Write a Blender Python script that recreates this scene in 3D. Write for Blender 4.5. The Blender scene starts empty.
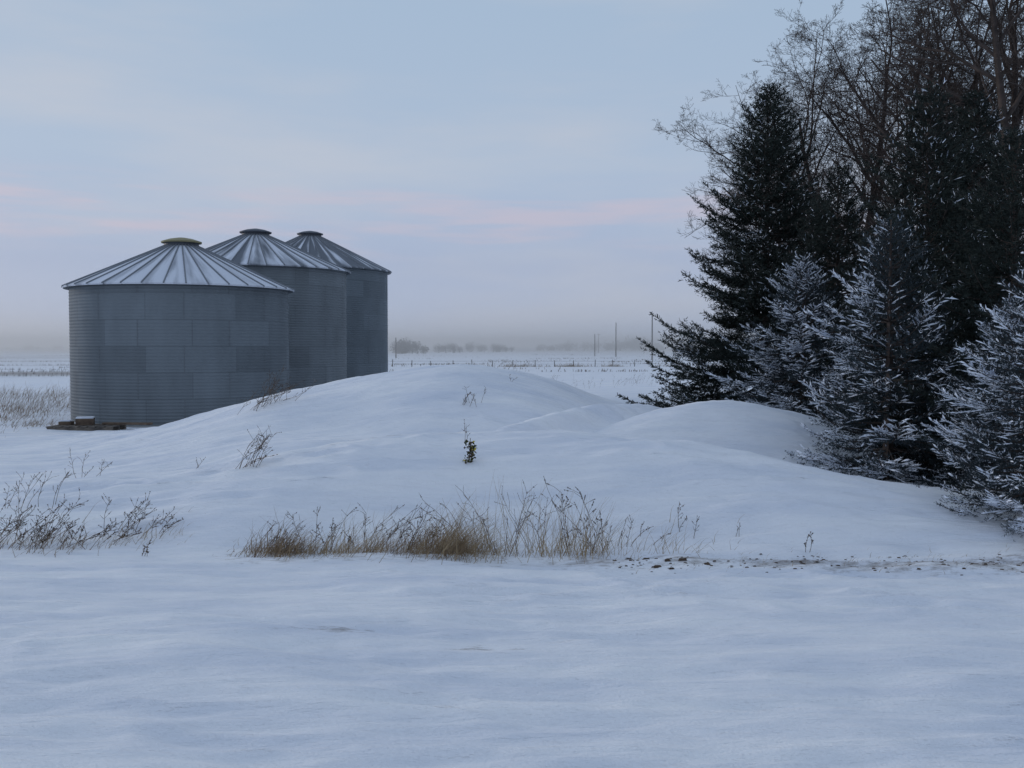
import bpy, math, random
import numpy as np
from mathutils import Vector
rng = np.random.default_rng(7); random.seed(7)
scene = bpy.context.scene
CAMZ = 2.4

# ---------------------------------------------------------------- helpers
def new_mat(name):
    m = bpy.data.materials.new(name); m.use_nodes = True
    nt = m.node_tree; b = nt.nodes['Principled BSDF']
    return m, nt, b
def N(nt, t, **kw):
    n = nt.nodes.new(t)
    for k, v in kw.items(): setattr(n, k, v)
    return n
def ramp(nt, stops, interp='LINEAR'):
    r = N(nt, 'ShaderNodeValToRGB'); r.color_ramp.interpolation = interp
    e = r.color_ramp.elements
    while len(e) < len(stops): e.new(0.5)
    for i, (p, c) in enumerate(stops):
        e[i].position = p; e[i].color = (c[0], c[1], c[2], 1)
    return r
def mesh_np(name, verts, faces, mats=(), midx=None, smooth=False, vpf=None):
    """faces: (n,k) array"""
    me = bpy.data.meshes.new(name)
    verts = np.asarray(verts, dtype=np.float32); faces = np.asarray(faces, dtype=np.int32)
    nf, k = faces.shape
    me.vertices.add(len(verts)); me.vertices.foreach_set('co', verts.ravel())
    me.loops.add(nf*k); me.loops.foreach_set('vertex_index', faces.ravel())
    me.polygons.add(nf); me.polygons.foreach_set('loop_start', np.arange(0, nf*k, k, dtype=np.int32))
    for m in mats: me.materials.append(m)
    if midx is not None: me.polygons.foreach_set('material_index', np.asarray(midx, dtype=np.int32))
    me.polygons.foreach_set('use_smooth', np.full(nf, smooth, dtype=bool))
    me.update(calc_edges=True); me.validate()
    return me
def add_obj(name, me, parent=None, loc=None, rotz=0, scale=None):
    o = bpy.data.objects.new(name, me); scene.collection.objects.link(o)
    if parent: o.parent = parent
    if loc is not None: o.location = loc
    o.rotation_euler = (0, 0, rotz)
    if scale is not None: o.scale = scale
    return o
def empty(name, loc=(0,0,0)):
    o = bpy.data.objects.new(name, None); scene.collection.objects.link(o); o.location = loc
    o.empty_display_size = 0.2
    return o
def vnoise(x, y, seed=0):
    xi = np.floor(x).astype(np.int64); yi = np.floor(y).astype(np.int64)
    fx = x-xi; fy = y-yi
    fx = fx*fx*fx*(fx*(fx*6-15)+10); fy = fy*fy*fy*(fy*(fy*6-15)+10)
    def h(a, b):
        n = (a*374761393 + b*668265263 + seed*974711) & 0x7fffffff
        n = ((n ^ (n >> 13)) * 1274126177) & 0x7fffffff
        n = n ^ (n >> 16)
        return (n & 0xffff)/65535.0
    a = h(xi, yi); b = h(xi+1, yi); c = h(xi, yi+1); d = h(xi+1, yi+1)
    return (a*(1-fx)+b*fx)*(1-fy)+(c*(1-fx)+d*fx)*fy - 0.5
def fbm(x, y, o=4, seed=0):
    s = 0; a = 1
    for i in range(o):
        s = s + a*vnoise(x*2**i+13.7*i, y*2**i+7.1*i, seed+i); a *= 0.5
    return s

# ---------------------------------------------------------------- terrain
def sm_interp(x, xs, zs):
    acc = 0
    offs = np.linspace(-0.9, 0.9, 9); w = np.cos(offs/0.9*1.4); w = w/w.sum()
    for o, ww in zip(offs, w): acc = acc + ww*np.interp(x+o, xs, zs)
    return acc
def ridge(x, y, xs, ys, zs, wf, wb):
    yc = sm_interp(x, xs, ys); zc = sm_interp(x, xs, zs)
    t = y-yc
    u = np.where(t < 0, -t/wf, t/wb)
    prof = np.where(u < 1, 0.5+0.5*np.cos(np.pi*np.clip(u, 0, 1)), 0)
    return zc*prof
def height(x, y):
    x = np.asarray(x, dtype=float); y = np.asarray(y, dtype=float)
    wx = x + 0.5*fbm(x*0.25, y*0.25, 2, 5); wy = y + 0.7*fbm(x*0.22, y*0.3, 2, 9)
    A = ridge(wx, wy, [-16,-8,-4.7,-3.2,-1.7,1.3,3.4,5.0,6.2,7.3,12], [16,15.5,15.2,15,15,15,14.6,14.2,13.8,13.5,13],
              [0.1,.30,.50,.80,1.08,1.16,.86,.55,.3,.2,.1], 3.5, 2.6)
    B = ridge(wx, wy, [-14,-11,-8.5,-6.9,-4.7,-3,-1.4,0.2,1.2,2.5,4,6,10,20], [25,24.6,24,23.5,23,23,23,23,23,23.5,24,25,26,26],
              [0,.12,.5,.95,1.5,1.85,2.08,1.9,1.55,1.1,.9,.75,.7,.5], 6.0, 5.5)
    C = ridge(wx, wy, [-0.8,0.6,1.6,2.5,3.4,4.4,5.5,6.6,9,14], [17.9,18.2,18.5,18.7,18.8,18.9,19.0,19.2,19.5,19.5],
              [0,.55,.95,1.27,1.44,1.32,1.0,.6,.25,.1], 3.0, 3.6)
    D = ridge(wx, wy, [-2,-0.3,1.0,2.0,3.2,5], [17.8,18.4,19.2,20.0,20.8,21], [0,.98,1.24,1.36,1.1,0], 1.2, 2.0)
    E = ridge(wx, wy, [-9,-6,-4,-2,0], [19.5,19,18.5,18.2,18], [0,.42,.75,.62,0], 2.4, 3.5)
    p = 4.2
    h = (A**p+B**p+C**p+D**p+E**p)**(1/p)
    near = np.exp(-np.maximum(np.hypot(x, y-15)-18, 0)/25)
    h = h + near*(0.10*fbm(x*0.35, y*0.5, 3, 21)) + 0.035*fbm(x*0.6, y*2.6+0.25*x, 3, 33)*near
    pat = np.clip(0.6+2.0*vnoise(x*0.35, y*0.5, 71), 0.2, 1.6)
    s1 = fbm(x*0.9+0.25*y, y*4.2+0.35*x, 2, 41)
    h = h + near*pat*0.06*(np.abs(s1)*-2+0.4)
    h = h + near*0.022*fbm(x*2.6, y*9.0, 2, 45)
    h = h + (1-near)*0.25*fbm(x*0.02, y*0.02, 3, 77)
    h = h + 0.15*np.exp(-((x-8.5)/3.5)**2)*np.clip((y-9)/6, 0, 1)*np.clip((45-y)/15, 0, 1)
    return h
def H(x, y): return float(height(np.array([x]), np.array([y]))[0])
def axis(lo, hi, d, g, lo_end, hi_end):
    mid = list(np.arange(lo, hi+d/2, d)); s = d; up = []; v = mid[-1]
    while v < hi_end: s *= g; v += s; up.append(v)
    s = d; v = mid[0]; dn = []
    while v > lo_end: s *= g; v -= s; dn.append(v)
    return np.array(dn[::-1]+mid+up)
xs = axis(-13, 12, 0.065, 1.085, -5000, 5000); ys = axis(3.5, 26, 0.045, 1.06, -300, 7000)
X, Y = np.meshgrid(xs, ys); Z = height(X, Y)
V = np.stack([X, Y, Z], -1).reshape(-1, 3)
nx, ny = len(xs), len(ys)
i = np.arange(nx-1)[None, :]+np.arange(ny-1)[:, None]*nx
F = np.stack([i, i+1, i+1+nx, i+nx], -1).reshape(-1, 4)

def snow_material():
    m, nt, b = new_mat('snow')
    tc = N(nt, 'ShaderNodeNewGeometry')
    at = N(nt, 'ShaderNodeAttribute', attribute_name='dirt')
    mp = N(nt, 'ShaderNodeMapping'); mp.inputs['Scale'].default_value = (0.45, 2.6, 1)
    nt.links.new(tc.outputs['Position'], mp.inputs['Vector'])
    n1 = N(nt, 'ShaderNodeTexNoise'); n1.inputs['Scale'].default_value = 0.9; n1.inputs['Detail'].default_value = 6
    nt.links.new(mp.outputs[0], n1.inputs['Vector'])
    r1 = ramp(nt, [(0.32, (0.74, 0.775, 0.85)), (0.52, (0.85, 0.865, 0.905)), (0.7, (0.92, 0.925, 0.94))])
    nt.links.new(n1.outputs['Fac'], r1.inputs['Fac'])
    n2 = N(nt, 'ShaderNodeTexNoise'); n2.inputs['Scale'].default_value = 9; n2.inputs['Detail'].default_value = 8; n2.inputs['Roughness'].default_value = 0.75
    mp2 = N(nt, 'ShaderNodeMapping'); mp2.inputs['Scale'].default_value = (0.5, 1.6, 1)
    nt.links.new(tc.outputs['Position'], mp2.inputs['Vector']); nt.links.new(mp2.outputs[0], n2.inputs['Vector'])
    ad = N(nt, 'ShaderNodeMath', operation='MULTIPLY_ADD'); ad.inputs[1].default_value = 0.38; 
    nt.links.new(at.outputs['Fac'], ad.inputs[0]); nt.links.new(n2.outputs['Fac'], ad.inputs[2])
    rr = ramp(nt, [(0.70, (0, 0, 0)), (0.92, (0.8, 0.8, 0.8))]); nt.links.new(ad.outputs[0], rr.inputs['Fac'])
    mx = N(nt, 'ShaderNodeMix', data_type='RGBA'); mx.inputs['B'].default_value = (0.20, 0.165, 0.14, 1)
    nt.links.new(rr.outputs[0], mx.inputs['Factor']); nt.links.new(r1.outputs[0], mx.inputs['A'])
    nt.links.new(mx.outputs['Result'], b.inputs['Base Color'])
    b.inputs['Roughness'].default_value = 0.75; b.inputs['Specular IOR Level'].default_value = 0.2
    n3 = N(nt, 'ShaderNodeTexNoise'); n3.inputs['Scale'].default_value = 2.2; n3.inputs['Detail'].default_value = 7; n3.inputs['Roughness'].default_value = 0.62
    mp3 = N(nt, 'ShaderNodeMapping'); mp3.inputs['Scale'].default_value = (0.45, 2.4, 1); mp3.inputs['Rotation'].default_value = (0, 0, 0.12)
    nt.links.new(tc.outputs['Position'], mp3.inputs['Vector']); nt.links.new(mp3.outputs[0], n3.inputs['Vector'])
    bp = N(nt, 'ShaderNodeBump'); bp.inputs['Distance'].default_value = 0.14; bp.inputs['Strength'].default_value = 0.75
    nt.links.new(n3.outputs['Fac'], bp.inputs['Height'])
    n4 = N(nt, 'ShaderNodeTexNoise'); n4.inputs['Scale'].default_value = 45; n4.inputs['Detail'].default_value = 4
    nt.links.new(tc.outputs['Position'], n4.inputs['Vector'])
    bp2 = N(nt, 'ShaderNodeBump'); bp2.inputs['Distance'].default_value = 0.010; bp2.inputs['Strength'].default_value = 0.8
    nt.links.new(n4.outputs['Fac'], bp2.inputs['Height']); nt.links.new(bp.outputs[0], bp2.inputs['Normal'])
    nt.links.new(bp2.outputs[0], b.inputs['Normal'])
    return m
M_SNOW = snow_material()
gm = mesh_np('snow_ground', V, F, [M_SNOW], smooth=True)
x = V[:, 0]; y = V[:, 1]
def gs(v, c, w): return np.exp(-((v-c)/w)**2)
dirt = 1.0*gs(y, 10.95+0.12*np.sin(x*1.1), 0.42)*np.clip((x-0.3)/1.5, 0, 1)*np.clip((12-x)/4, 0, 1)*(0.85+0.4*fbm(x*1.3, y*2, 3, 3))
dirt += 0.55*gs(y, 11.25, 0.5)*np.clip((x+3.8)/0.6, 0, 1)*np.clip((1.6-x)/0.8, 0, 1)
dirt += 0.75*gs(y, 8.35, 0.18)*gs(x, -1.5, 0.6)+0.75*gs(y, 7.9, 0.12)*gs(x, -0.2, 0.5)
dirt += 0.35*gs(y, 12.3, 0.8)*gs(x, -5.6, 1.2)
far = np.clip((y-55)/40, 0, 1)
dirt += far*np.clip((-x-10)/25, 0, 1)*(0.30+0.8*np.clip(fbm(x*0.01, y*0.05, 3, 55)+0.15, 0, 1))
dirt += far*0.30*np.clip(fbm(x*0.012, y*0.06, 3, 56)+0.4, 0, 1)*(x > -10)
dirt += 0.6*gs(y, 40, 11)*np.clip((-14.5-x)/3, 0, 1)
dirt += 0.9*gs(y, 95, 9)*np.clip((-30-x)/8, 0, 1)
dirt += 0.5*np.clip((x-6)/1.5, 0, 1)*gs(y, 17, 12)
a = gm.attributes.new('dirt', 'FLOAT', 'POINT'); a.data.foreach_set('value', dirt.astype(np.float32))
add_obj('snow_ground', gm)

# ---------------------------------------------------------------- grain bins
def metal_mat(name, tint, seed):
    m, nt, b = new_mat(name)
    uv = N(nt, 'ShaderNodeUVMap')
    br = N(nt, 'ShaderNodeTexBrick'); br.offset = 0.5
    br.inputs['Color1'].default_value = (0.24, 0.24, 0.24, 1); br.inputs['Color2'].default_value = (0.76, 0.76, 0.76, 1)
    br.inputs['Mortar'].default_value = (0.2, 0.2, 0.2, 1); br.inputs['Scale'].default_value = 1
    br.inputs['Mortar Size'].default_value = 0.016; br.inputs['Brick Width'].default_value = 2.78; br.inputs['Row Height'].default_value = 0.82
    mp = N(nt, 'ShaderNodeMapping'); mp.inputs['Location'].default_value = (seed*1.37, 0, 0)
    nt.links.new(uv.outputs[0], mp.inputs[0]); nt.links.new(mp.outputs[0], br.inputs['Vector'])
    n = N(nt, 'ShaderNodeTexNoise'); n.inputs['Scale'].default_value = 0.9; n.inputs['Detail'].default_value = 8
    mp2 = N(nt, 'ShaderNodeMapping'); mp2.inputs['Scale'].default_value = (1.6, 0.5, 1)
    nt.links.new(uv.outputs[0], mp2.inputs[0]); nt.links.new(mp2.outputs[0], n.inputs['Vector'])
    mx = N(nt, 'ShaderNodeMix', data_type='RGBA'); mx.inputs['Factor'].default_value = 0.56
    nt.links.new(br.outputs['Color'], mx.inputs['A']); nt.links.new(n.outputs['Fac'], mx.inputs['B'])
    c = [(0.30, [t*0.68 for t in tint]), (0.7, tint)]
    r = ramp(nt, c); nt.links.new(mx.outputs['Result'], r.inputs['Fac'])
    nt.links.new(r.outputs[0], b.inputs['Base Color'])
    b.inputs['Metallic'].default_value = 0.1; b.inputs['Roughness'].default_value = 0.8; b.inputs['Specular IOR Level'].default_value = 0.15
    return m
def roof_mat(name, lo, hi, seed, azbias):
    """dull galvanised roof with wind-blown snow lying in the pans"""
    m, nt, b = new_mat(name)
    uv = N(nt, 'ShaderNodeUVMap')
    mp = N(nt, 'ShaderNodeMapping'); mp.inputs['Scale'].default_value = (1.0, 0.28, 1); mp.inputs['Location'].default_value = (seed*3.1, seed, 0)
    nt.links.new(uv.outputs[0], mp.inputs[0])
    n = N(nt, 'ShaderNodeTexNoise'); n.inputs['Scale'].default_value = 1.3; n.inputs['Detail'].default_value = 5
    nt.links.new(mp.outputs[0], n.inputs['Vector'])
    sp = N(nt, 'ShaderNodeSeparateXYZ'); nt.links.new(uv.outputs[0], sp.inputs[0])
    fr = N(nt, 'ShaderNodeMath', operation='FRACT'); nt.links.new(sp.outputs['X'], fr.inputs[0])
    a1 = N(nt, 'ShaderNodeMath', operation='MULTIPLY_ADD'); a1.inputs[1].default_value = azbias
    nt.links.new(fr.outputs[0], a1.inputs[0]); nt.links.new(n.outputs['Fac'], a1.inputs[2])
    r = ramp(nt, [(lo, (0, 0, 0)), (hi, (1, 1, 1))]); nt.links.new(a1.outputs[0], r.inputs['Fac'])
    mx = N(nt, 'ShaderNodeMix', data_type='RGBA')
    mx.inputs['A'].default_value = (0.15, 0.165, 0.19, 1); mx.inputs['B'].default_value = (0.66, 0.69, 0.76, 1)
    nt.links.new(r.outputs[0], mx.inputs['Factor']); nt.links.new(mx.outputs['Result'], b.inputs['Base Color'])
    b.inputs['Roughness'].default_value = 0.8; b.inputs['Specular IOR Level'].default_value = 0.15
    return m
M_RIB, nt, b = new_mat('roof_rib_metal'); b.inputs['Base Color'].default_value = (0.18, 0.195, 0.22, 1); b.inputs['Roughness'].default_value = 0.7
M_SEAM, nt, b = new_mat('sheet_seam_metal'); b.inputs['Base Color'].default_value = (0.13, 0.145, 0.16, 1); b.inputs['Roughness'].default_value = 0.7
M_CAP, nt, b = new_mat('cap_metal'); b.inputs['Base Color'].default_value = (0.07, 0.08, 0.10, 1); b.inputs['Roughness'].default_value = 0.6
M_CAPY, nt, b = new_mat('cap_lid_weathered'); b.inputs['Base Color'].default_value = (0.27, 0.24, 0.13, 1); b.inputs['Roughness'].default_value = 0.7
M_CONC, nt, b = new_mat('concrete_pad'); b.inputs['Base Color'].default_value = (0.3, 0.3, 0.3, 1)

def lathe(name, prof, n, mats, uvu=None, smooth=True, midx=None):
    th = np.arange(n+1)/n*2*np.pi
    P = np.array(prof); k = len(P)
    Vv = np.stack([np.outer(P[:, 0], np.cos(th)), np.outer(P[:, 0], np.sin(th)), np.outer(P[:, 1], np.ones(n+1))], -1).reshape(-1, 3)
    ii = np.arange(n)[None, :]+np.arange(k-1)[:, None]*(n+1)
    Fc = np.stack([ii, ii+1, ii+n+2, ii+n+1], -1).reshape(-1, 4)
    me = mesh_np(name, Vv, Fc, mats, midx, smooth)
    return me, th, P
def grain_bin(x, y, r, zt, roof_rise, ribs, seed, tint, lo, hi, bias, yellow=False):
    root = empty('grain_bin', (x, y, 0)); z0 = -0.3
    pitch = 0.102; nz = int((zt-z0)/pitch*6)
    zz = np.linspace(z0, zt, nz); rr = r+0.008*np.sin(zz/pitch*2*np.pi)
    me, th, P = lathe('bin_wall', np.stack([rr, zz], -1), 112, [metal_mat('galvanised_sheet_%d' % seed, tint, seed)])
    uvl = me.uv_layers.new(name='UVMap'); lv = np.empty(len(me.loops), np.int32); me.loops.foreach_get('vertex_index', lv)
    col = lv % 113; row = lv//113
    uvl.data.foreach_set('uv', np.stack([col/112*2*np.pi*r, zz[row]], -1).astype(np.float32).ravel())
    add_obj('wall', me, root)
    vs = []; fs = []
    rowh = 0.82; nr = int(zt/rowh)+1; ns = 8
    for j in range(nr):
        for s in range(ns):
            a0 = (s+0.5*(j % 2))*2*np.pi/ns+seed*0.33; w = 0.009/r
            zb = j*rowh; zq = min(zb+rowh, zt-0.01)
            if zq-zb < 0.1: continue
            o = len(vs); R = r+0.011
            for aa in (a0-w, a0+w):
                for q in (zb, zq): vs.append((R*math.cos(aa), R*math.sin(aa), q))
            fs.append((o, o+2, o+3, o+1))
    add_obj('sheet_seams', mesh_np('sheet_seams', vs, fs, [M_SEAM]), root)
    re = r+0.20; rc = 0.55; ze = zt-0.07; zp = ze+roof_rise
    n = ribs*4
    ts = np.linspace(0, 1, 14)
    prof = [(re-0.02, ze-0.05)]+[(re+(rc-re)*t, ze+(zp-ze)*t) for t in ts]
    me, th, P = lathe('bin_roof', prof, n, [roof_mat('roof_snow_%d' % seed, lo, hi, seed, bias)], smooth=False)
    uvl = me.uv_layers.new(name='UVMap'); lv = np.empty(len(me.loops), np.int32); me.loops.foreach_get('vertex_index', lv)
    col = lv % (n+1); row = lv//(n+1)
    uvl.data.foreach_set('uv', np.stack([col/4, row/14*3], -1).astype(np.float32).ravel())
    add_obj('roof', me, root)
    vs = []; fs = []
    for s in range(ribs):
        a0 = s*2*np.pi/ribs; c, sn = math.cos(a0), math.sin(a0); w = 0.024; hh = 0.045
        o = len(vs)
        for (rad, zb) in ((re+0.03, ze-0.02), (rc, zp)):
            for (dw, dz) in ((-w, 0), (-w*0.5, hh), (w*0.5, hh), (w, 0)):
                vs.append((rad*c-dw*sn, rad*sn+dw*c, zb+dz))
        for k in range(3): fs.append((o+k, o+k+1, o+k+5, o+k+4))
        fs.append((o, o+1, o+2, o+3))
    add_obj('roof_ribs', mesh_np('roof_ribs', vs, fs, [M_RIB]), root)
    me, _, _ = lathe('eave', [(r-0.02, zt+0.02), (re-0.03, ze-0.055), (re-0.02, ze-0.052)], 96, [M_RIB]); add_obj('eave', me, root)
    me, _, _ = lathe('cap_collar', [(0.58, zp-0.04), (0.56, zp+0.13), (0.50, zp+0.13)], 32, [M_CAP], smooth=False); add_obj('cap_collar', me, root)
    me, _, _ = lathe('cap_lid', [(0.50, zp+0.12), (0.66, zp+0.11), (0.67, zp+0.16), (0.40, zp+0.25), (0.12, zp+0.30), (0.0, zp+0.30)], 32, [M_CAPY if yellow else M_CAP], smooth=False); add_obj('cap_lid', me, root)
    me, _, _ = lathe('pad', [(r+0.25, -0.4), (r+0.25, 0.02), (r-0.05, 0.02)], 64, [M_CONC], smooth=False); add_obj('concrete_pad', me, root)
    return root
grain_bin(-11.25, 34.2, 3.54, 4.47, 1.45, 36, 1, (0.195, 0.222, 0.245), 0.30, 0.62, 0.22, True)
grain_bin(-10.87, 42.6, 3.78, 5.72, 1.5, 36, 2, (0.215, 0.24, 0.26), 0.48, 0.72, 0.22)
grain_bin(-10.45, 52.0, 3.97, 6.42, 1.8, 36, 3, (0.185, 0.215, 0.24), 0.60, 0.74, 0.2)

# ---------------------------------------------------------------- tubes
def tubes(P0, P1, R0, R1, sides=3):
    P0 = np.asarray(P0, float); P1 = np.asarray(P1, float); R0 = np.asarray(R0, float); R1 = np.asarray(R1, float)
    d = P1-P0; d /= np.linalg.norm(d, axis=1, keepdims=True)+1e-9
    up = np.where(np.abs(d[:, 2:3]) > 0.9, np.array([[1., 0, 0]]), np.array([[0, 0, 1.]]))
    u = np.cross(d, up); u /= np.linalg.norm(u, axis=1, keepdims=True)+1e-9; v = np.cross(d, u)
    n = len(P0); vs = np.empty((n, 2*sides, 3))
    for k in range(sides):
        a = 2*np.pi*k/sides; o = u*math.cos(a)+v*math.sin(a)
        vs[:, k] = P0+o*R0[:, None]; vs[:, sides+k] = P1+o*R1[:, None]
    base = np.arange(n)[:, None]*2*sides
    fs = np.stack([base+np.array([[k, (k+1) % sides, sides+(k+1) % sides, sides+k]]) for k in range(sides)], 1).reshape(-1, 4)
    return vs.reshape(-1, 3), fs

# ---------------------------------------------------------------- spruce
def simple_mat(name, c1, c2, scale=1.5, rough=0.8, spec=0.2):
    m, nt, b = new_mat(name)
    g = N(nt, 'ShaderNodeNewGeometry'); n = N(nt, 'ShaderNodeTexNoise'); n.inputs['Scale'].default_value = scale; n.inputs['Detail'].default_value = 4
    nt.links.new(g.outputs['Position'], n.inputs['Vector'])
    r = ramp(nt, [(0.3, c1), (0.7, c2)]); nt.links.new(n.outputs['Fac'], r.inputs['Fac']); nt.links.new(r.outputs[0], b.inputs['Base Color'])
    b.inputs['Roughness'].default_value = rough; b.inputs['Specular IOR Level'].default_value = spec
    return m
M_NEED = simple_mat('spruce_needles', (0.013, 0.019, 0.017), (0.034, 0.044, 0.038))
M_NEEDB = simple_mat('blue_spruce_needles', (0.022, 0.031, 0.035), (0.052, 0.07, 0.082))
M_BARK = simple_mat('bark', (0.040, 0.031, 0.028), (0.09, 0.07, 0.062), 3)
M_SNOWC = simple_mat('clinging_snow', (0.56, 0.61, 0.71), (0.80, 0.83, 0.89), 4)
def norm(a): return a/(np.linalg.norm(a, axis=-1, keepdims=True)+1e-9)
def spruce_mesh(name, Hh, R, seed, needle=M_NEED, snow=0.1, nk=11, twig_sp=0.085, nl=0.05, nw=0.011, z_low=0.1, dens=1.0, powr=0.85, sw=1.0, rough=0.2):
    g = np.random.default_rng(seed)
    T0 = []; T1 = []; outer = []; heavy = []
    B0 = []; B1 = []; BR0 = []; BR1 = []
    nseg = 10
    for k in range(nseg):
        za = Hh*k/nseg; zb = Hh*(k+1)/nseg
        B0.append((0, 0, za)); B1.append((0, 0, zb)); BR0.append(0.02*Hh*(1-k/nseg)+0.01); BR1.append(0.02*Hh*(1-(k+1)/nseg)+0.008)
    z = z_low; az = 0
    while z < Hh-0.1:
        f = z/Hh
        nb = int((5+3*(1-f))*dens+g.integers(0, 2))
        lumps = g.uniform(0.82, 1.12)
        for _ in range(nb):
            az += 2.399+g.normal(0, 0.25)
            lob = 1+rough*2.2*float(vnoise(np.array([math.cos(az)*1.1+z*0.55+seed]), np.array([math.sin(az)*1.1+z*0.35]), seed)[0])
            L = R*((1-f)**powr)*lumps*lob*g.uniform(0.62, 1.15)+0.12
            hv = g.uniform(0.15, 1.7)
            el = math.radians(-10+58*f**1.6+g.normal(0, 7))
            dv = np.array([math.cos(az), math.sin(az), 0])
            ns = max(5, int(L/0.14)); t = np.linspace(0, 1, ns+1)
            droop = -0.13*L*np.sin(t*np.pi*0.9)*(1-f)*min(1, z/0.8); upt = 0.16*L*t**2.5
            side = np.array([-dv[1], dv[0], 0]); wob = g.normal(0, 0.06)*L*t**2
            if z < 0.5: el = max(el, math.radians(-2))
            pts = dv[None]*(L*t*math.cos(el))[:, None]+side[None]*wob[:, None]
            pts[:, 2] = z+L*t*math.sin(el)+droop+upt
            B0 += list(pts[:-1]); B1 += list(pts[1:]); w = 0.012*L**0.8+0.004
            BR0 += list(w*(1-0.85*t[:-1])); BR1 += list(w*(1-0.85*t[1:]))
            for q in range(ns):
                if t[q] > 0.35: T0.append(pts[q]); T1.append(pts[q+1]); outer.append(t[q]); heavy.append(hv)
            nt_ = int(L/twig_sp)
            for q in range(nt_):
                s = 0.18+0.82*(q+g.random())/nt_
                i0 = min(int(s*ns), ns-1); fr = s*ns-i0
                p = pts[i0]*(1-fr)+pts[i0+1]*fr; ax = norm(pts[i0+1]-pts[i0])
                for sg in (-1, 1):
                    l = (0.16+0.34*L*(1-s)**0.9*min(1, s*3))*g.uniform(0.6, 1.15); l = min(l, 0.75)
                    dd = norm(ax*g.uniform(0.5, 0.95)+side*sg*g.uniform(0.6, 1.0)+np.array([0, 0, g.normal(-0.06, 0.18)]))
                    e = p+dd*l; e[2] += 0.02
                    T0.append(p); T1.append(e); outer.append(s); heavy.append(hv)
                    if l > 0.32:
                        for _q in range(int(l/0.15)):
                            ss = g.uniform(0.25, 0.9); pp = p+dd*l*ss
                            d3 = norm(dd*0.8+ax*g.uniform(-0.2, 0.9)+side*g.normal(0, 0.4)+np.array([0, 0, g.normal(0, 0.25)]))
                            T0.append(pp); T1.append(pp+d3*g.uniform(0.1, 0.22)); outer.append(s); heavy.append(hv)
        z += g.uniform(0.16, 0.24)*(0.7+0.5*(1-f))*(Hh/6)**0.35
    T0.append(np.array([0, 0, Hh-0.5])); T1.append(np.array([0, 0, Hh+0.15])); outer.append(1); heavy.append(0.5)
    T0 = np.array(T0); T1 = np.array(T1); outer = np.array(outer); heavy = np.array(heavy)
    n = len(T0); ax = norm(T1-T0); ln = np.linalg.norm(T1-T0, axis=1)
    cnt = np.maximum(4, (ln/0.25*nk)).astype(int); idx = np.repeat(np.arange(n), cnt); m = len(idx)
    t = g.random(m); P = T0[idx]+(T1-T0)[idx]*t[:, None]; A = ax[idx]
    rv = norm(g.normal(size=(m, 3))); rad = norm(rv-A*(rv*A).sum(1, keepdims=True))
    D = norm(A*0.75+rad*0.75+np.array([[0, 0, 0.1]])); S = norm(np.cross(D, norm(g.normal(size=(m, 3)))))
    nlv = (nl*g.uniform(0.7, 1.25, m))[:, None]
    v0 = P-S*nw/2; v1 = P+S*nw/2; v2 = P+D*nlv+S*nw*0.2; v3 = P+D*nlv-S*nw*0.2
    NV = np.stack([v0, v1, v2, v3], 1).reshape(-1, 3); NF = np.arange(4*m).reshape(-1, 4)
    azt = norm(((T0+T1)/2)[:, :2]); wind = 0.5+0.5*(-azt[:, 0]*0.88-azt[:, 1]*0.40)
    patch = np.clip(0.8+1.8*vnoise(T0[:, 0]*1.7+T0[:, 2]*0.9, T0[:, 1]*1.7+T0[:, 2]*1.3, seed), 0.1, 2)
    pr = snow*(0.10+1.3*wind**1.5)*np.clip(outer*1.9-0.45, 0, 1)*patch*heavy
    sel = np.where(g.random(n) < pr*(1.0 if snow > 0.3 else 0.45))[0]
    a0 = T0[sel]+(T1-T0)[sel]*g.uniform(0.1, 0.4, len(sel))[:, None]; a1 = T1[sel]+ax[sel]*0.015
    sd = np.cross(ax[sel], np.array([[0, 0, 1.]])); sd = norm(sd); upv = np.array([[0, 0, 1.]])
    w = g.uniform(0.006, 0.017, len(sel))[:, None]*sw
    mid = a0*0.45+a1*0.55
    c = [a0+upv*0.006, mid-sd*w-upv*0.004, a1, mid+sd*w-upv*0.004, mid+upv*w*1.3]
    SV5 = np.stack(c[:4]+[c[4]-ax[sel]*w*0.6, c[4]+ax[sel]*w*0.6], 1).reshape(-1, 3); o = np.arange(len(sel))[:, None]*6
    SF = np.concatenate([o+np.array([[0, 1, 5, 4]]), o+np.array([[3, 0, 4, 5]]), o+np.array([[1, 2, 3, 5]])])
    TV, TF = tubes(B0, B1, BR0, BR1, 4)
    VV = np.concatenate([NV, SV5, TV]); FF = np.concatenate([NF, SF+len(NV), TF+len(NV)+len(SV5)])
    mi = np.concatenate([np.zeros(len(NF)), np.ones(len(SF)), np.full(len(TF), 2)])
    up_bias = np.clip(0.65+0.7*rad[:, 2], 0, 1.3)
    fro = (g.random(m) < np.clip(pr[idx]*0.8*up_bias, 0, 0.88)); mi[:m][fro] = 1
    return mesh_np(name, VV, FF, [needle, M_SNOWC, M_BARK], mi)
dark1 = spruce_mesh('spruce_dark_a', 9.3, 3.35, 11, M_NEED, 0.08, nk=7, twig_sp=0.12, nl=0.085, nw=0.024, dens=1.35, powr=0.72, rough=0.32)
dark2 = spruce_mesh('spruce_dark_b', 7.2, 2.8, 12, M_NEED, 0.06, nk=7, twig_sp=0.12, nl=0.08, nw=0.022, dens=1.25, powr=0.75, rough=0.3)
snowy1 = spruce_mesh('spruce_snowy_a', 4.6, 2.0, 13, M_NEEDB, 0.9, nk=10, twig_sp=0.08, nl=0.05, nw=0.013, dens=1.2, rough=0.3)
snowy2 = spruce_mesh('spruce_snowy_b', 3.9, 1.55, 14, M_NEEDB, 0.85, nk=11, twig_sp=0.072, nl=0.042, nw=0.011, dens=1.25, rough=0.3)
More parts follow.
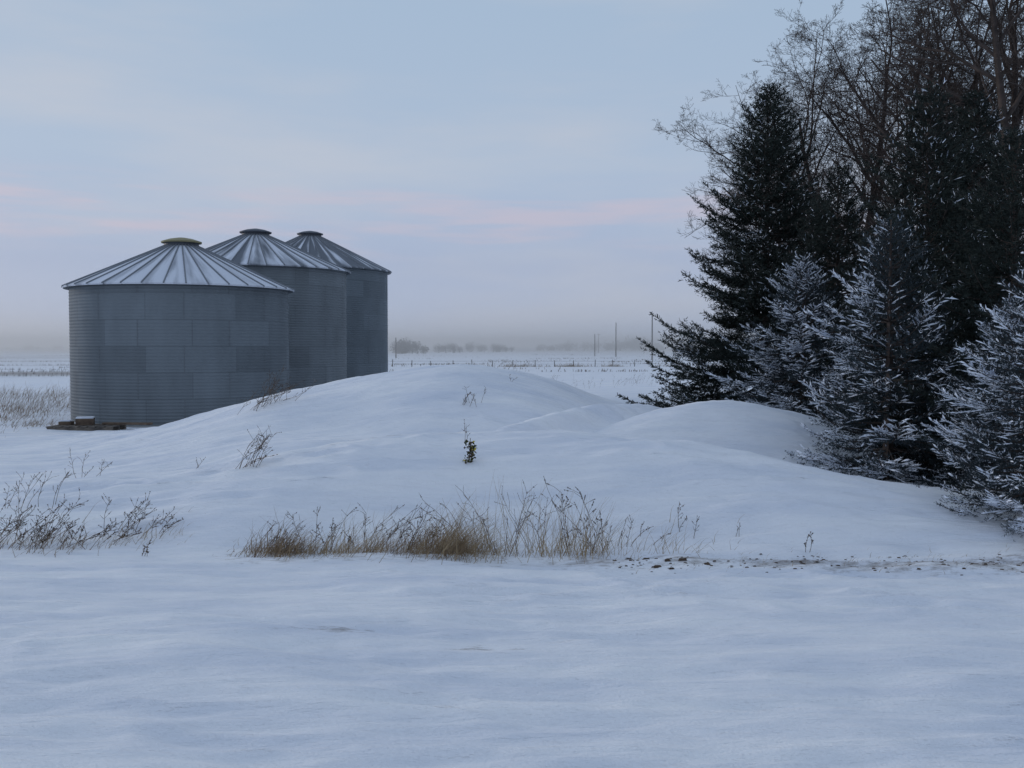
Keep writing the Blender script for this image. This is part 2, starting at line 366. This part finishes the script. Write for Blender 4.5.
def plant(me, name, x, y, s=1, rz=0, zs=1):
    return add_obj(name, me, None, (x, y, H(x, y)-0.10), rz, (s, s, s*zs))
plant(dark1, 'spruce_tree', 7.1, 28.0, 1.0, 0.5, 0.98)
plant(snowy1, 'spruce_tree', 6.4, 22.0, 0.92, 0.2, 0.95)
plant(snowy2, 'spruce_tree', 6.3, 16.7, 1.16, -0.3, 0.98)
plant(dark2, 'spruce_tree', 8.5, 20.6, 1.0, 0.9)
plant(snowy2, 'spruce_tree', 6.6, 12.5, 0.90, 0.25, 0.95)
plant(dark2, 'spruce_tree', 8.1, 25.0, 0.85, 2.4)
plant(dark1, 'spruce_tree', 11.0, 24.0, 0.85, 2.0)
plant(dark2, 'spruce_tree', 8.2, 16.4, 0.82, 4.0)
plant(dark2, 'spruce_tree', 7.3, 18.9, 0.62, 1.7)
plant(snowy1, 'spruce_tree', 7.3, 14.6, 0.62, 0.6)

# ---------------------------------------------------------------- bare trees
def bare_mesh(name, Hh, seed, lean=(0, 0)):
    g = np.random.default_rng(seed); S0 = []; S1 = []; R0 = []; R1 = []
    def grow(p, d, L, r, lev):
        ns = [9, 7, 5, 4, 3, 2][lev]; pts = [p]; dirs = []
        wob = [0.07, 0.15, 0.18, 0.2, 0.22, 0.22][lev]
        for s in range(ns):
            d = norm(d+g.normal(0, wob, 3)+np.array([0, 0, [0.05, 0.05, 0.03, 0.02, 0.02, 0.0][lev]]))
            q = pts[-1]+d*L/ns; ra = r*(1-0.75*s/ns); rb = r*(1-0.75*(s+1)/ns)
            S0.append(pts[-1]); S1.append(q); R0.append(max(ra, 0.005)); R1.append(max(rb, 0.004)); pts.append(q); dirs.append(d)
        if lev == 5: return
        nc = [13, 8, 6, 5, 3][lev]
        for c in range(nc):
            t = (0.2 if lev == 0 else 0.18)+(0.8)*(c+g.random()*0.8)/nc; t = min(t, 0.98)
            i0 = int(t*ns); fr = t*ns-i0; P = pts[i0]*(1-fr)+pts[i0+1]*fr; dd = dirs[i0]
            rv = norm(g.normal(size=3)); sd = norm(rv-dd*rv.dot(dd))
            ang = math.radians(g.uniform(30, 68)); nd = dd*math.cos(ang)+sd*math.sin(ang)
            if lev >= 1 and nd[2] < -0.25: nd[2] *= -0.4
            Lc = L*([0.58, 0.56, 0.55, 0.55, 0.6][lev])*(1-0.45*t)*g.uniform(0.75, 1.25)
            grow(P, norm(nd), Lc, max(r*(1-0.7*t)*g.uniform(0.45, 0.65), 0.004), lev+1)
    grow(np.array([0., 0, 0]), norm(np.array([lean[0], lean[1], 1.0])), Hh*0.85, 0.017*Hh, 0)
    Vt, Ft = tubes(S0, S1, R0, R1, 3)
    return mesh_np(name, Vt, Ft, [M_BARK], smooth=True)
bareA = bare_mesh('bare_tree_a', 14, 31); bareB = bare_mesh('bare_tree_b', 14, 32, (-0.12, 0)); bareC = bare_mesh('bare_tree_c', 14, 33, (0.1, -0.05))
def bt(me, x, y, h, rz): add_obj('bare_tree', me, None, (x, y, H(x, y)-0.1), rz, (h/14,)*3)
bt(bareA, 11.2, 37, 11.0, 0.3); bt(bareB, 13.2, 38, 15.5, 0.0); bt(bareC, 13.0, 33, 14.5, 2.2); bt(bareA, 17, 36, 18, 2.6)
bt(bareB, 14.0, 28, 15, 3.4); bt(bareC, 12.8, 43, 13, 4.4); bt(bareA, 15.2, 31, 16.5, 5.0); bt(bareC, 16.5, 44, 18, 0.6)
bt(bareA, 13.6, 41, 14, 1.2); bt(bareB, 15.5, 36, 15, 2.0)

# ---------------------------------------------------------------- weeds and grass
M_STRAW = simple_mat('dry_straw', (0.22, 0.155, 0.09), (0.46, 0.35, 0.21), 6)
M_STEM = simple_mat('dead_weed_stem', (0.085, 0.06, 0.047), (0.19, 0.14, 0.10), 8)
M_SEED = simple_mat('seed_head', (0.05, 0.035, 0.028), (0.12, 0.085, 0.06), 8)
def weed(name, x, y, hgt, nst, spread, g, branch=5, seeds=3, lean=0.25, mat=M_STEM):
    P0 = []; P1 = []; r0 = []; r1 = []; Q = []
    for s in range(nst):
        bx, by = g.normal(0, spread, 2); by *= 0.5
        p = np.array([bx, by, H(x+bx, y+by)-H(x, y)-0.03]); d = norm(np.array([g.normal(lean, 0.35), g.normal(0, 0.3), 1.0]))
        h = hgt*g.uniform(0.45, 1.05); ns = 6; pts = [p]
        for k in range(ns):
            d = norm(d+g.normal(0, 0.10, 3)+np.array([0.05*lean*4, 0, -0.02])); q = pts[-1]+d*h/ns
            P0.append(pts[-1]); P1.append(q); r0.append(0.0042*(1-0.6*k/ns)); r1.append(0.0042*(1-0.6*(k+1)/ns)); pts.append(q)
        Q.append((pts[-1], d, 0.05))
        for bno in range(g.integers(max(1, branch-2), branch+3)):
            k = g.integers(2, ns); pp = pts[k]+(pts[k+1]-pts[k])*g.random() if k < ns else pts[k]
            dd = norm(d*0.7+np.array([g.normal(0, 0.7), g.normal(0, 0.7), 0.2])); L = h*g.uniform(0.12, 0.32)
            m = pp+dd*L*0.5; dd2 = norm(dd+g.normal(0, 0.25, 3)); e = m+dd2*L*0.5
            P0 += [pp, m]; P1 += [m, e]; r0 += [0.0025, 0.002]; r1 += [0.002, 0.0015]
            Q.append((e, dd2, 0.03))
    V1, F1 = tubes(P0, P1, r0, r1, 3)
    vs = []; 
    for (c, d, sz) in Q:
        for _ in range(seeds):
            cc = c-d*g.uniform(0, sz*2); u = norm(g.normal(size=3)); v = norm(g.normal(size=3)); s = g.uniform(0.006, 0.014)
            vs += [cc-u*s, cc+v*s*0.6, cc+u*s, cc-v*s*0.6]
    vs = np.array(vs).reshape(-1, 3); nq = len(vs)//4
    VV = np.concatenate([V1, vs]); FF = np.concatenate([F1, np.arange(nq*4).reshape(-1, 4)+len(V1)])
    me = mesh_np(name, VV, FF, [mat, M_SEED], np.concatenate([np.zeros(len(F1)), np.ones(nq)]))
    return add_obj(name, me, None, (x, y, H(x, y)))
def grass(name, x, y, hgt, nb, sx, sy, g, lean=0.35, mat=M_STRAW, wid=0.004, curl=0.3):
    bx = g.normal(0, sx, nb); by = g.normal(0, sy, nb); h0 = H(x, y)
    bz = height(x+bx, y+by)-h0-0.02
    p = np.stack([bx, by, bz], -1); d = norm(np.stack([g.normal(lean, 0.45, nb), g.normal(0, 0.4, nb), np.ones(nb)], -1))
    h = hgt*g.uniform(0.3, 1.05, nb)*np.exp(-0.5*(bx/(sx*1.6))**2); ns = 4; w = wid*g.uniform(0.6, 1.3, nb)
    side = norm(np.stack([g.normal(1, 0.5, nb), g.normal(0, 0.7, nb), np.zeros(nb)], -1))
    rows = []
    for k in range(ns+1):
        ww = (w*(1-0.8*k/ns))[:, None]; rows += [p-side*ww, p+side*ww]
        d = norm(d+np.stack([g.normal(curl*0.5, curl*0.6, nb), g.normal(0, curl*0.5, nb), np.full(nb, -curl*0.45*k/2)], -1)); p = p+d*(h/ns)[:, None]
    Vv = np.stack(rows, 1).reshape(-1, 3); o = np.arange(nb)[:, None]*(2*(ns+1))
    Fv = np.concatenate([o+np.array([[2*k, 2*k+1, 2*k+3, 2*k+2]]) for k in range(ns)])
    return add_obj(name, mesh_np(name, Vv, Fv, [mat]), None, (x, y, h0))
g = np.random.default_rng(99)
M_STRAWD = simple_mat('dry_straw_brown', (0.15, 0.10, 0.065), (0.33, 0.24, 0.15), 6)
grass('dry_grass_clump', -2.75, 11.6, 0.60, 480, 0.22, 0.16, g, 0.3, M_STRAWD, 0.0035, 0.5)
grass('dry_grass_clump', -2.35, 11.5, 0.5, 240, 0.4, 0.18, g, 0.5, M_STRAW, 0.003, 0.5)
grass('dry_grass_clump', -1.85, 11.6, 0.62, 200, 0.35, 0.2, g, 0.4, M_STRAW, 0.003)
grass('dry_grass_clump', -0.72, 11.55, 0.82, 600, 0.30, 0.2, g, 0.2, M_STRAW, 0.0033, 0.45)
grass('dry_grass_clump', -0.78, 11.5, 0.62, 280, 0.25, 0.2, g, -0.1, M_STRAWD, 0.0035, 0.5)
grass('dry_grass_clump', -1.4, 11.5, 0.64, 260, 0.42, 0.2, g, 0.4, M_STRAWD, 0.003, 0.4)
grass('dry_grass_clump', 0.05, 11.6, 1.05, 130, 0.5, 0.2, g, -0.3, M_STRAW, 0.003, 0.12)
grass('dry_grass_clump', 0.8, 11.6, 0.85, 150, 0.3, 0.15, g, 0.0, M_STRAW, 0.003, 0.12)
grass('dry_grass_clump', 1.7, 11.7, 0.42, 90, 0.5, 0.25, g, 0.2, M_STRAW, 0.003)
weed('dead_weed', -3.0, 11.7, 0.5, 6, 0.2, g)
weed('dead_weed', -2.3, 11.8, 0.5, 6, 0.3, g, 6, 5)
weed('dead_weed', -1.65, 11.7, 0.7, 10, 0.35, g, 6, 5)
weed('dead_weed', -1.05, 11.7, 0.78, 12, 0.3, g, 6, 6)
weed('dead_weed', -0.3, 11.7, 0.98, 10, 0.35, g, 4, 3, -0.35)
weed('dead_weed', 0.25, 11.7, 0.8, 8, 0.3, g)
weed('dock_weed', 0.82, 11.6, 1.02, 7, 0.12, g, 3, 18, -0.15)
weed('dock_weed', 0.98, 11.7, 0.8, 6, 0.15, g, 3, 14, 0.0)
weed('dead_weed', 1.4, 11.8, 0.4, 4, 0.15, g)
weed('dead_weed', 1.85, 12.1, 0.35, 5, 0.2, g)
weed('dead_weed', 3.35, 11.4, 0.5, 2, 0.03, g, 2, 10, -0.15)
weed('dead_weed', 2.75, 12.0, 0.25, 2, 0.04, g, 2, 4, 0)
weed('dead_weed', -6.1, 12.3, 0.68, 22, 0.3, g, 8, 6, 0.4)
weed('dead_weed', -5.5, 11.9, 0.5, 18, 0.28, g, 8, 6, 0.4)
weed('dead_weed', -4.75, 12.4, 0.55, 22, 0.32, g, 7, 6, 0.45)
weed('dead_weed', -4.15, 11.3, 0.3, 3, 0.05, g, 4, 6, 0)
weed('dead_weed', -6.7, 13.6, 0.65, 10, 0.25, g, 6, 3, 0.2)
weed('dead_weed', -6.9, 15.5, 0.55, 6, 0.3, g, 6, 3, 0.2)
weed('dead_weed', -3.75, 14.2, 0.68, 14, 0.12, g, 8, 3, 0.35)
weed('dead_weed', -5.2, 21.2, 0.8, 26, 0.30, g, 8, 5, 0.3)
weed('dead_weed', -0.85, 20.2, 0.42, 8, 0.15, g, 6, 3, 0.2)
weed('dead_weed', -0.68, 14.6, 0.5, 2, 0.02, g, 3, 3, 0.0)
weed('dead_weed', -4.8, 15.0, 0.35, 2, 0.05, g, 3, 3, 0.1)
weed('dead_weed', -0.1, 21.5, 0.3, 2, 0.05, g, 3, 3, 0.1)
grass('dry_grass_clump', -5.8, 12.0, 0.42, 220, 0.5, 0.25, g, 0.4, M_STRAWD)
grass('dry_grass_clump', -4.7, 12.2, 0.38, 120, 0.4, 0.2, g, 0.5, M_STRAW, 0.003)
M_GREEN = simple_mat('green_leaf', (0.02, 0.03, 0.012), (0.06, 0.07, 0.02), 20); M_YEL = simple_mat('yellow_leaf', (0.45, 0.38, 0.05), (0.5, 0.42, 0.08), 20)
vs = []; mi = []
for k in range(130):
    t = g.random(); c = np.array([0.05*math.sin(t*3)+g.normal(0, 0.035), g.normal(0, 0.035), 0.30*t]); u = norm(g.normal(size=3)); v = norm(np.cross(u, g.normal(size=3))); s = g.uniform(0.018, 0.036)
    vs += [c-u*s, c+v*s*0.5, c+u*s, c-v*s*0.5]; mi.append(2 if k % 14 == 0 else (1 if k % 2 else 0))
VT, FT = tubes([(0, 0, -0.05), (0.02, 0, 0.1)], [(0.02, 0, 0.1), (0.03, 0, 0.34)], [0.008, 0.007], [0.007, 0.004], 4)
vs = np.array(vs); FF = np.concatenate([np.arange(len(vs)).reshape(-1, 4), FT+len(vs)])
add_obj('leafy_sprig', mesh_np('leafy_sprig', np.concatenate([vs, VT]), FF, [M_GREEN, M_SEED, M_YEL], mi+[1]*len(FT)), None, (-0.61, 13.9, H(-0.61, 13.9)))

vs = []; fs = []
for k in range(330):
    xx = g.uniform(1.1, 6.8) if k > 40 else g.uniform(1.1, 2.2); yy = 10.95+g.normal(0, 0.18); s = g.uniform(0.005, 0.013)*(2.2 if k < 9 else 1)
    zz = H(xx, yy); c = np.array([xx, yy, zz+s*0.1]); o = len(vs)
    for sx_, sy_, sz_ in ((-1, -1, -.5), (1, -1, -.5), (1, 1, -.5), (-1, 1, -.5), (-.6, -.6, .6), (.6, -.5, .7), (.5, .6, .5), (-.6, .5, .6)):
        vs.append(c+s*np.array([sx_*1.8, sy_, sz_*0.9])*g.uniform(0.7, 1.2, 3))
    fs += [(o+4, o+5, o+6, o+7), (o, o+1, o+5, o+4), (o+1, o+2, o+6, o+5), (o+2, o+3, o+7, o+6), (o+3, o, o+4, o+7)]
add_obj('soil_clods', mesh_np('soil_clods', vs, fs, [M_SEED]))
for (xx, n_) in ((1.6, 110), (2.6, 120), (3.8, 150), (4.9, 200), (5.9, 220)):
    grass('grass_stubble', xx, 11.0, 0.13, n_, 0.5, 0.22, g, 0.6, M_STRAW, 0.0025, 0.5)

for (xx, yy, n_, sx_, hh) in ((-19.5, 38, 900, 2.2, 0.7), (-17.5, 34, 350, 1.0, 0.55), (-24, 48, 1000, 4, 0.8), (-16.6, 33, 200, 0.6, 0.5), (-22, 42, 600, 2.4, 0.7), (-15.5, 30, 160, 1.2, 0.45)):
    grass('tall_dry_grass', xx, yy, hh, n_, sx_, 3.0, g, 0.3, M_STRAWD, 0.007, 0.3)
grass('dry_grass_clump', -14.6, 30.5, 0.5, 160, 0.5, 0.5, g, 0.3, M_STRAWD, 0.006)
def stubble(name, xr, yr, rows, per, hh, slope=0.0, w=0.03, th=0.05):
    yv = np.geomspace(yr[0], yr[1], rows)*(1+g.normal(0, 0.02, rows))
    allb = []
    for yy in yv:
        n_ = per; bx = g.uniform(xr[0], xr[1], n_)*yy/yr[0]; by = yy+g.normal(0, 0.5, n_)+bx*slope+1.5*vnoise(bx*0.08, bx*0+yy, 12)
        keep = vnoise(bx*0.10, by*0.08, 91)+g.normal(0, 0.10, n_) > th
        allb.append(np.stack([bx[keep], by[keep]], -1))
    B = np.concatenate(allb); n_ = len(B); bz = height(B[:, 0], B[:, 1])
    h = hh*g.uniform(0.3, 1.4, n_); l = g.normal(0.1, 0.25, n_)*h; ww = w*g.uniform(0.6, 1.5, n_)
    r = [np.stack([B[:, 0]-ww, B[:, 1], bz-0.05], -1), np.stack([B[:, 0]+ww, B[:, 1], bz-0.05], -1), np.stack([B[:, 0]+ww*0.4+l, B[:, 1], bz+h], -1), np.stack([B[:, 0]-ww*0.4+l, B[:, 1]+0.05, bz+h], -1)]
    add_obj(name, mesh_np(name, np.stack(r, 1).reshape(-1, 3), np.arange(4*n_).reshape(-1, 4), [M_STUB]))
M_STUB = simple_mat('crop_stubble', (0.14, 0.13, 0.13), (0.28, 0.255, 0.24), 0.3)
stubble('crop_stubble', (-12, 16), (100, 330), 10, 420, 0.22, 0.10, 0.04, 0.08)
stubble('crop_stubble', (-50, -22), (75, 300), 14, 380, 0.26, 0.05, 0.03, 0.10)
for (xx, yy, hh) in ((-3.2, 48, 0.9), (-1.6, 52, 1.1), (0.2, 55, 1.4), (0.5, 55, 1.5), (2.0, 60, 0.9), (4.5, 58, 0.8), (7, 62, 0.9), (9, 66, 0.8)):
    weed('roadside_weed', xx, yy, hh, 9, 0.7, g, 6, 4, 0.2)

# ---------------------------------------------------------------- distance
M_DT = simple_mat('distant_trees_hazed', (0.09, 0.095, 0.10), (0.15, 0.15, 0.16), 0.1)  # aerial haze painted into the tree colour, paler and greyer than bark
def tree_mass(name, x, y, w, h, nblob, mat, per=260, fs=1.0):
    vs = []
    for k in range(nblob):
        cx = x+g.uniform(-0.5, 0.5)*w; ch = h*g.uniform(0.55, 1.0)*(1-0.5*abs((cx-x)/(w*0.5))**3); cw = ch*0.5
        n_ = per; P = g.normal(size=(n_, 3)); P = norm(P)*(g.random((n_, 1))**0.6)*1.1
        P = P*np.array([[cw, cw, ch*0.45]])+np.array([[cx, y+g.uniform(-4, 4), ch*0.5]])
        u = norm(g.normal(size=(n_, 3)))*h*0.04*fs; v = norm(g.normal(size=(n_, 3)))*h*0.025*fs
        vs.append(np.stack([P-u, P+v, P+u, P-v], 1).reshape(-1, 3))
        tz = np.array([[cx-.2, y, -0.5], [cx+.2, y, -0.5], [cx+.1, y, ch*.6], [cx-.1, y, ch*.6]]); vs.append(tz)
    vs = np.concatenate(vs); add_obj(name, mesh_np(name, vs, np.arange(len(vs)).reshape(-1, 4), [mat]))
tree_mass('distant_tree_line', -41, 400, 15, 7.4, 12, M_DT, 420)
tree_mass('distant_tree_line', -31, 470, 14, 6.0, 5, M_DT)
tree_mass('distant_tree_line', -24, 620, 50, 7.0, 24, M_DT, 150, 1.3)
tree_mass('distant_tree_line', 75, 900, 120, 10, 40, M_DT, 130, 1.5)
tree_mass('distant_tree_line', 110, 900, 50, 14, 22, M_DT, 130, 1.5)
tree_mass('distant_tree_line', -560, 1200, 500, 8, 60, M_DT, 80, 1.5)
M_POLE = simple_mat('weathered_pole', (0.08, 0.08, 0.085), (0.14, 0.13, 0.13), 0.5)
def pole(x, y, h, arm=True):
    r = empty('utility_pole', (x, y, 0))
    Vp, Fp = tubes([(0, 0, -0.5)], [(0, 0, h)], [0.16], [0.11], 8); add_obj('post', mesh_np('post', Vp, Fp, [M_POLE], smooth=True), r)
    if arm:
        Vp, Fp = tubes([(-1.1, 0, h-0.6)]+[(q, 0, h-0.55) for q in (-1, -0.4, 0.4, 1)], [(1.1, 0, h-0.6)]+[(q, 0, h-0.3) for q in (-1, -0.4, 0.4, 1)], [0.07]+[0.04]*4, [0.07]+[0.03]*4, 5)
        add_obj('crossarm', mesh_np('crossarm', Vp, Fp, [M_POLE]), r)
pole(28, 200, 9.4, False); pole(27, 260, 9.0, False); pole(24, 290, 6.5, False); pole(-29, 250, 5, False); pole(45, 520, 10, True)
# low wire fence with tufts caught along it, across the field behind the drifts
px = np.arange(-18, 30, 2.6)+g.normal(0, 0.2, 19); px = np.sort(px); fy = 128+0.12*px
fz = height(px, fy); hts = 0.85+g.normal(0, 0.08, len(px))
f0 = [(a_, b_, c_-0.3) for a_, b_, c_ in zip(px, fy, fz)]; f1 = [(a_+g.normal(0, 0.05), b_, c_+h_) for a_, b_, c_, h_ in zip(px, fy, fz, hts)]
r0 = [0.06]*len(px); r1 = [0.05]*len(px)
for hh in (0.35, 0.7):
    for k in range(len(px)-1):
        f0.append((px[k], fy[k], fz[k]+hh)); f1.append((px[k+1], fy[k+1], fz[k+1]+hh)); r0.append(0.012); r1.append(0.012)
Vp, Fp = tubes(f0, f1, r0, r1, 5); add_obj('wire_fence', mesh_np('wire_fence', Vp, Fp, [M_POLE]))
for k in range(14):
    xx = g.uniform(-17, 28); grass('tall_dry_grass', xx, 128+0.12*xx, g.uniform(0.4, 0.9), 90, g.uniform(0.6, 2.2), 0.3, g, 0.2, M_STRAWD, 0.02, 0.3)

# low layer of blowing snow drifting over the open fields (real scattering medium)
M_HAZE = bpy.data.materials.new('blowing_snow_haze'); M_HAZE.use_nodes = True; nt = M_HAZE.node_tree; nt.nodes.clear()
o_ = N(nt, 'ShaderNodeOutputMaterial'); vsn = N(nt, 'ShaderNodeVolumeScatter'); vsn.inputs['Color'].default_value = (1.0, 1.0, 1.0, 1)
vsn.inputs['Density'].default_value = 0.0026; vsn.inputs['Anisotropy'].default_value = 0.35; nt.links.new(vsn.outputs[0], o_.inputs['Volume'])
o, f = ([(sx_, sy_, sz_) for sz_ in (-3, 11) for sx_, sy_ in ((-1200, 60), (1200, 60), (1200, 950), (-1200, 950))], [(0, 3, 2, 1), (4, 5, 6, 7), (0, 1, 5, 4), (1, 2, 6, 5), (2, 3, 7, 6), (3, 0, 4, 7)])
add_obj('blowing_snow_haze', mesh_np('blowing_snow_haze', o, f, [M_HAZE]))

# ---------------------------------------------------------------- pallet & timber beside the bin
M_WOOD = simple_mat('old_wood', (0.09, 0.08, 0.075), (0.2, 0.17, 0.14), 5)
def box(c, s, rz=0):
    c = np.array(c); s = np.array(s)/2; o = []
    for dz in (-1, 1):
        for dx, dy in ((-1, -1), (1, -1), (1, 1), (-1, 1)):
            px, py = dx*s[0], dy*s[1]; o.append((c[0]+px*math.cos(rz)-py*math.sin(rz), c[1]+px*math.sin(rz)+py*math.cos(rz), c[2]+dz*s[2]))
    return o, [(0, 3, 2, 1), (4, 5, 6, 7), (0, 1, 5, 4), (1, 2, 6, 5), (2, 3, 7, 6), (3, 0, 4, 7)]
pal = empty('wooden_pallet', (-12.6, 29.6, H(-12.6, 29.6)))
def boxes(lst, mat, nm, parent):
    vs = []; fs = []
    for c, s, rz in lst:
        o, f = box(c, s, rz); k = len(vs); vs += o; fs += [tuple(q+k for q in ff) for ff in f]
    return add_obj(nm, mesh_np(nm, vs, fs, [mat]), parent)
boxes([((0, yy, 0.06), (1.9, 0.1, 0.12), 0) for yy in (-0.5, 0, 0.5)], M_WOOD, 'stringers', pal)
boxes([((-0.88+k*0.25, 0, 0.137), (0.17, 1.15, 0.03), 0) for k in range(8)], M_WOOD, 'deck_boards', pal)
boxes([((-0.1, 0.1, 0.25), (0.5, 0.4, 0.19), 0.3), ((1.15, 0.1, 0.19), (1.5, 0.16, 0.06), -0.1), ((-0.7, 0.2, 0.2), (0.35, 0.3, 0.09), 0.1)], M_STEM, 'timber_offcuts', pal)
boxes([((-0.1, 0.1, 0.37), (0.48, 0.38, 0.04), 0.3), ((-0.72, 0.2, 0.27), (0.33, 0.28, 0.03), 0.1)], M_SNOWC, 'snow_topping', pal)

# ---------------------------------------------------------------- world + sun
w = bpy.data.worlds.new('World'); scene.world = w; w.use_nodes = True; nt = w.node_tree; nt.nodes.clear()
SAZ = math.radians(-60); SEL = math.radians(11)
out = N(nt, 'ShaderNodeOutputWorld'); sk = N(nt, 'ShaderNodeTexSky', sky_type='NISHITA'); sk.sun_disc = False
sk.sun_elevation = SEL; sk.sun_rotation = SAZ; sk.dust_density = 2
b1 = N(nt, 'ShaderNodeBackground'); b1.inputs['Strength'].default_value = 0.006; nt.links.new(sk.outputs[0], b1.inputs['Color'])
tc = N(nt, 'ShaderNodeTexCoord'); sp = N(nt, 'ShaderNodeSeparateXYZ'); nt.links.new(tc.outputs['Generated'], sp.inputs[0])
def s2l(c): return tuple(((v/255)/12.92 if v/255 <= 0.04045 else ((v/255+0.055)/1.055)**2.4) for v in c)
rp = ramp(nt, [(0.0, s2l((196, 208, 232))), (0.02, s2l((178, 191, 217))), (0.08, s2l((165, 179, 207))), (0.18, s2l((170, 187, 210))), (0.34, s2l((164, 185, 209))), (1.0, s2l((156, 175, 203)))])
nt.links.new(sp.outputs['Z'], rp.inputs['Fac'])
mp = N(nt, 'ShaderNodeMapping'); mp.inputs['Scale'].default_value = (1.6, 1.6, 8); mp.inputs['Rotation'].default_value = (0.04, -0.05, 0.4)
nt.links.new(tc.outputs['Generated'], mp.inputs[0])
nz = N(nt, 'ShaderNodeTexNoise'); nz.inputs['Scale'].default_value = 1.5; nz.inputs['Detail'].default_value = 5; nz.inputs['Roughness'].default_value = 0.5
nt.links.new(mp.outputs[0], nz.inputs['Vector'])
rc = ramp(nt, [(0.42, (0, 0, 0)), (0.72, (0.6, 0.6, 0.6))], 'EASE'); nt.links.new(nz.outputs['Fac'], rc.inputs['Fac'])
mx = N(nt, 'ShaderNodeMix', data_type='RGBA'); mx.inputs['B'].default_value = s2l((192, 196, 207))+(1,)
nt.links.new(rc.outputs[0], mx.inputs['Factor']); nt.links.new(rp.outputs[0], mx.inputs['A'])
# a low bank of thin pink-edged cloud streaks about 6-9 degrees up
band = ramp(nt, [(0.080, (0, 0, 0)), (0.11, (1, 1, 1)), (0.14, (1, 1, 1)), (0.17, (0, 0, 0))], 'EASE'); nt.links.new(sp.outputs['Z'], band.inputs['Fac'])
mp2 = N(nt, 'ShaderNodeMapping'); mp2.inputs['Scale'].default_value = (3.2, 3.2, 34); mp2.inputs['Rotation'].default_value = (0.0, -0.03, 0.0); mp2.inputs['Location'].default_value = (2.3, 0.9, 0.6)
nt.links.new(tc.outputs['Generated'], mp2.inputs[0])
nz2 = N(nt, 'ShaderNodeTexNoise'); nz2.inputs['Scale'].default_value = 1.3; nz2.inputs['Detail'].default_value = 6
nt.links.new(mp2.outputs[0], nz2.inputs['Vector'])
r2 = ramp(nt, [(0.44, (0, 0, 0)), (0.64, (0.65, 0.65, 0.65))], 'EASE'); nt.links.new(nz2.outputs['Fac'], r2.inputs['Fac'])
mu = N(nt, 'ShaderNodeMath', operation='MULTIPLY'); nt.links.new(band.outputs[0], mu.inputs[0]); nt.links.new(r2.outputs[0], mu.inputs[1])
mx2 = N(nt, 'ShaderNodeMix', data_type='RGBA'); mx2.inputs['B'].default_value = s2l((196, 187, 202))+(1,)
nt.links.new(mu.outputs[0], mx2.inputs['Factor']); nt.links.new(mx.outputs['Result'], mx2.inputs['A'])
b2 = N(nt, 'ShaderNodeBackground'); b2.inputs['Strength'].default_value = 0.98; nt.links.new(mx2.outputs['Result'], b2.inputs['Color'])
ad = N(nt, 'ShaderNodeAddShader'); nt.links.new(b1.outputs[0], ad.inputs[0]); nt.links.new(b2.outputs[0], ad.inputs[1]); nt.links.new(ad.outputs[0], out.inputs['Surface'])
sl = bpy.data.lights.new('sun', 'SUN'); sl.energy = 0.85; sl.angle = math.radians(11); sl.color = (1.0, 0.94, 0.9)
so = bpy.data.objects.new('sun', sl); scene.collection.objects.link(so)
sd = Vector((math.sin(SAZ)*math.cos(SEL), math.cos(SAZ)*math.cos(SEL), math.sin(SEL))); so.rotation_euler = sd.to_track_quat('Z', 'Y').to_euler(); so.location = (-20, 5, 20)

cam = bpy.data.cameras.new('camera'); cam.sensor_width = 36; cam.lens = 35.16; cam.clip_end = 20000; cam.clip_start = 0.05
co = bpy.data.objects.new('camera', cam); scene.collection.objects.link(co); co.location = (0, 0, CAMZ)
co.rotation_euler = (math.radians(90-2.06), 0, 0); scene.camera = co
scene.view_settings.view_transform = 'Standard'; scene.view_settings.look = 'None'; scene.view_settings.exposure = 0
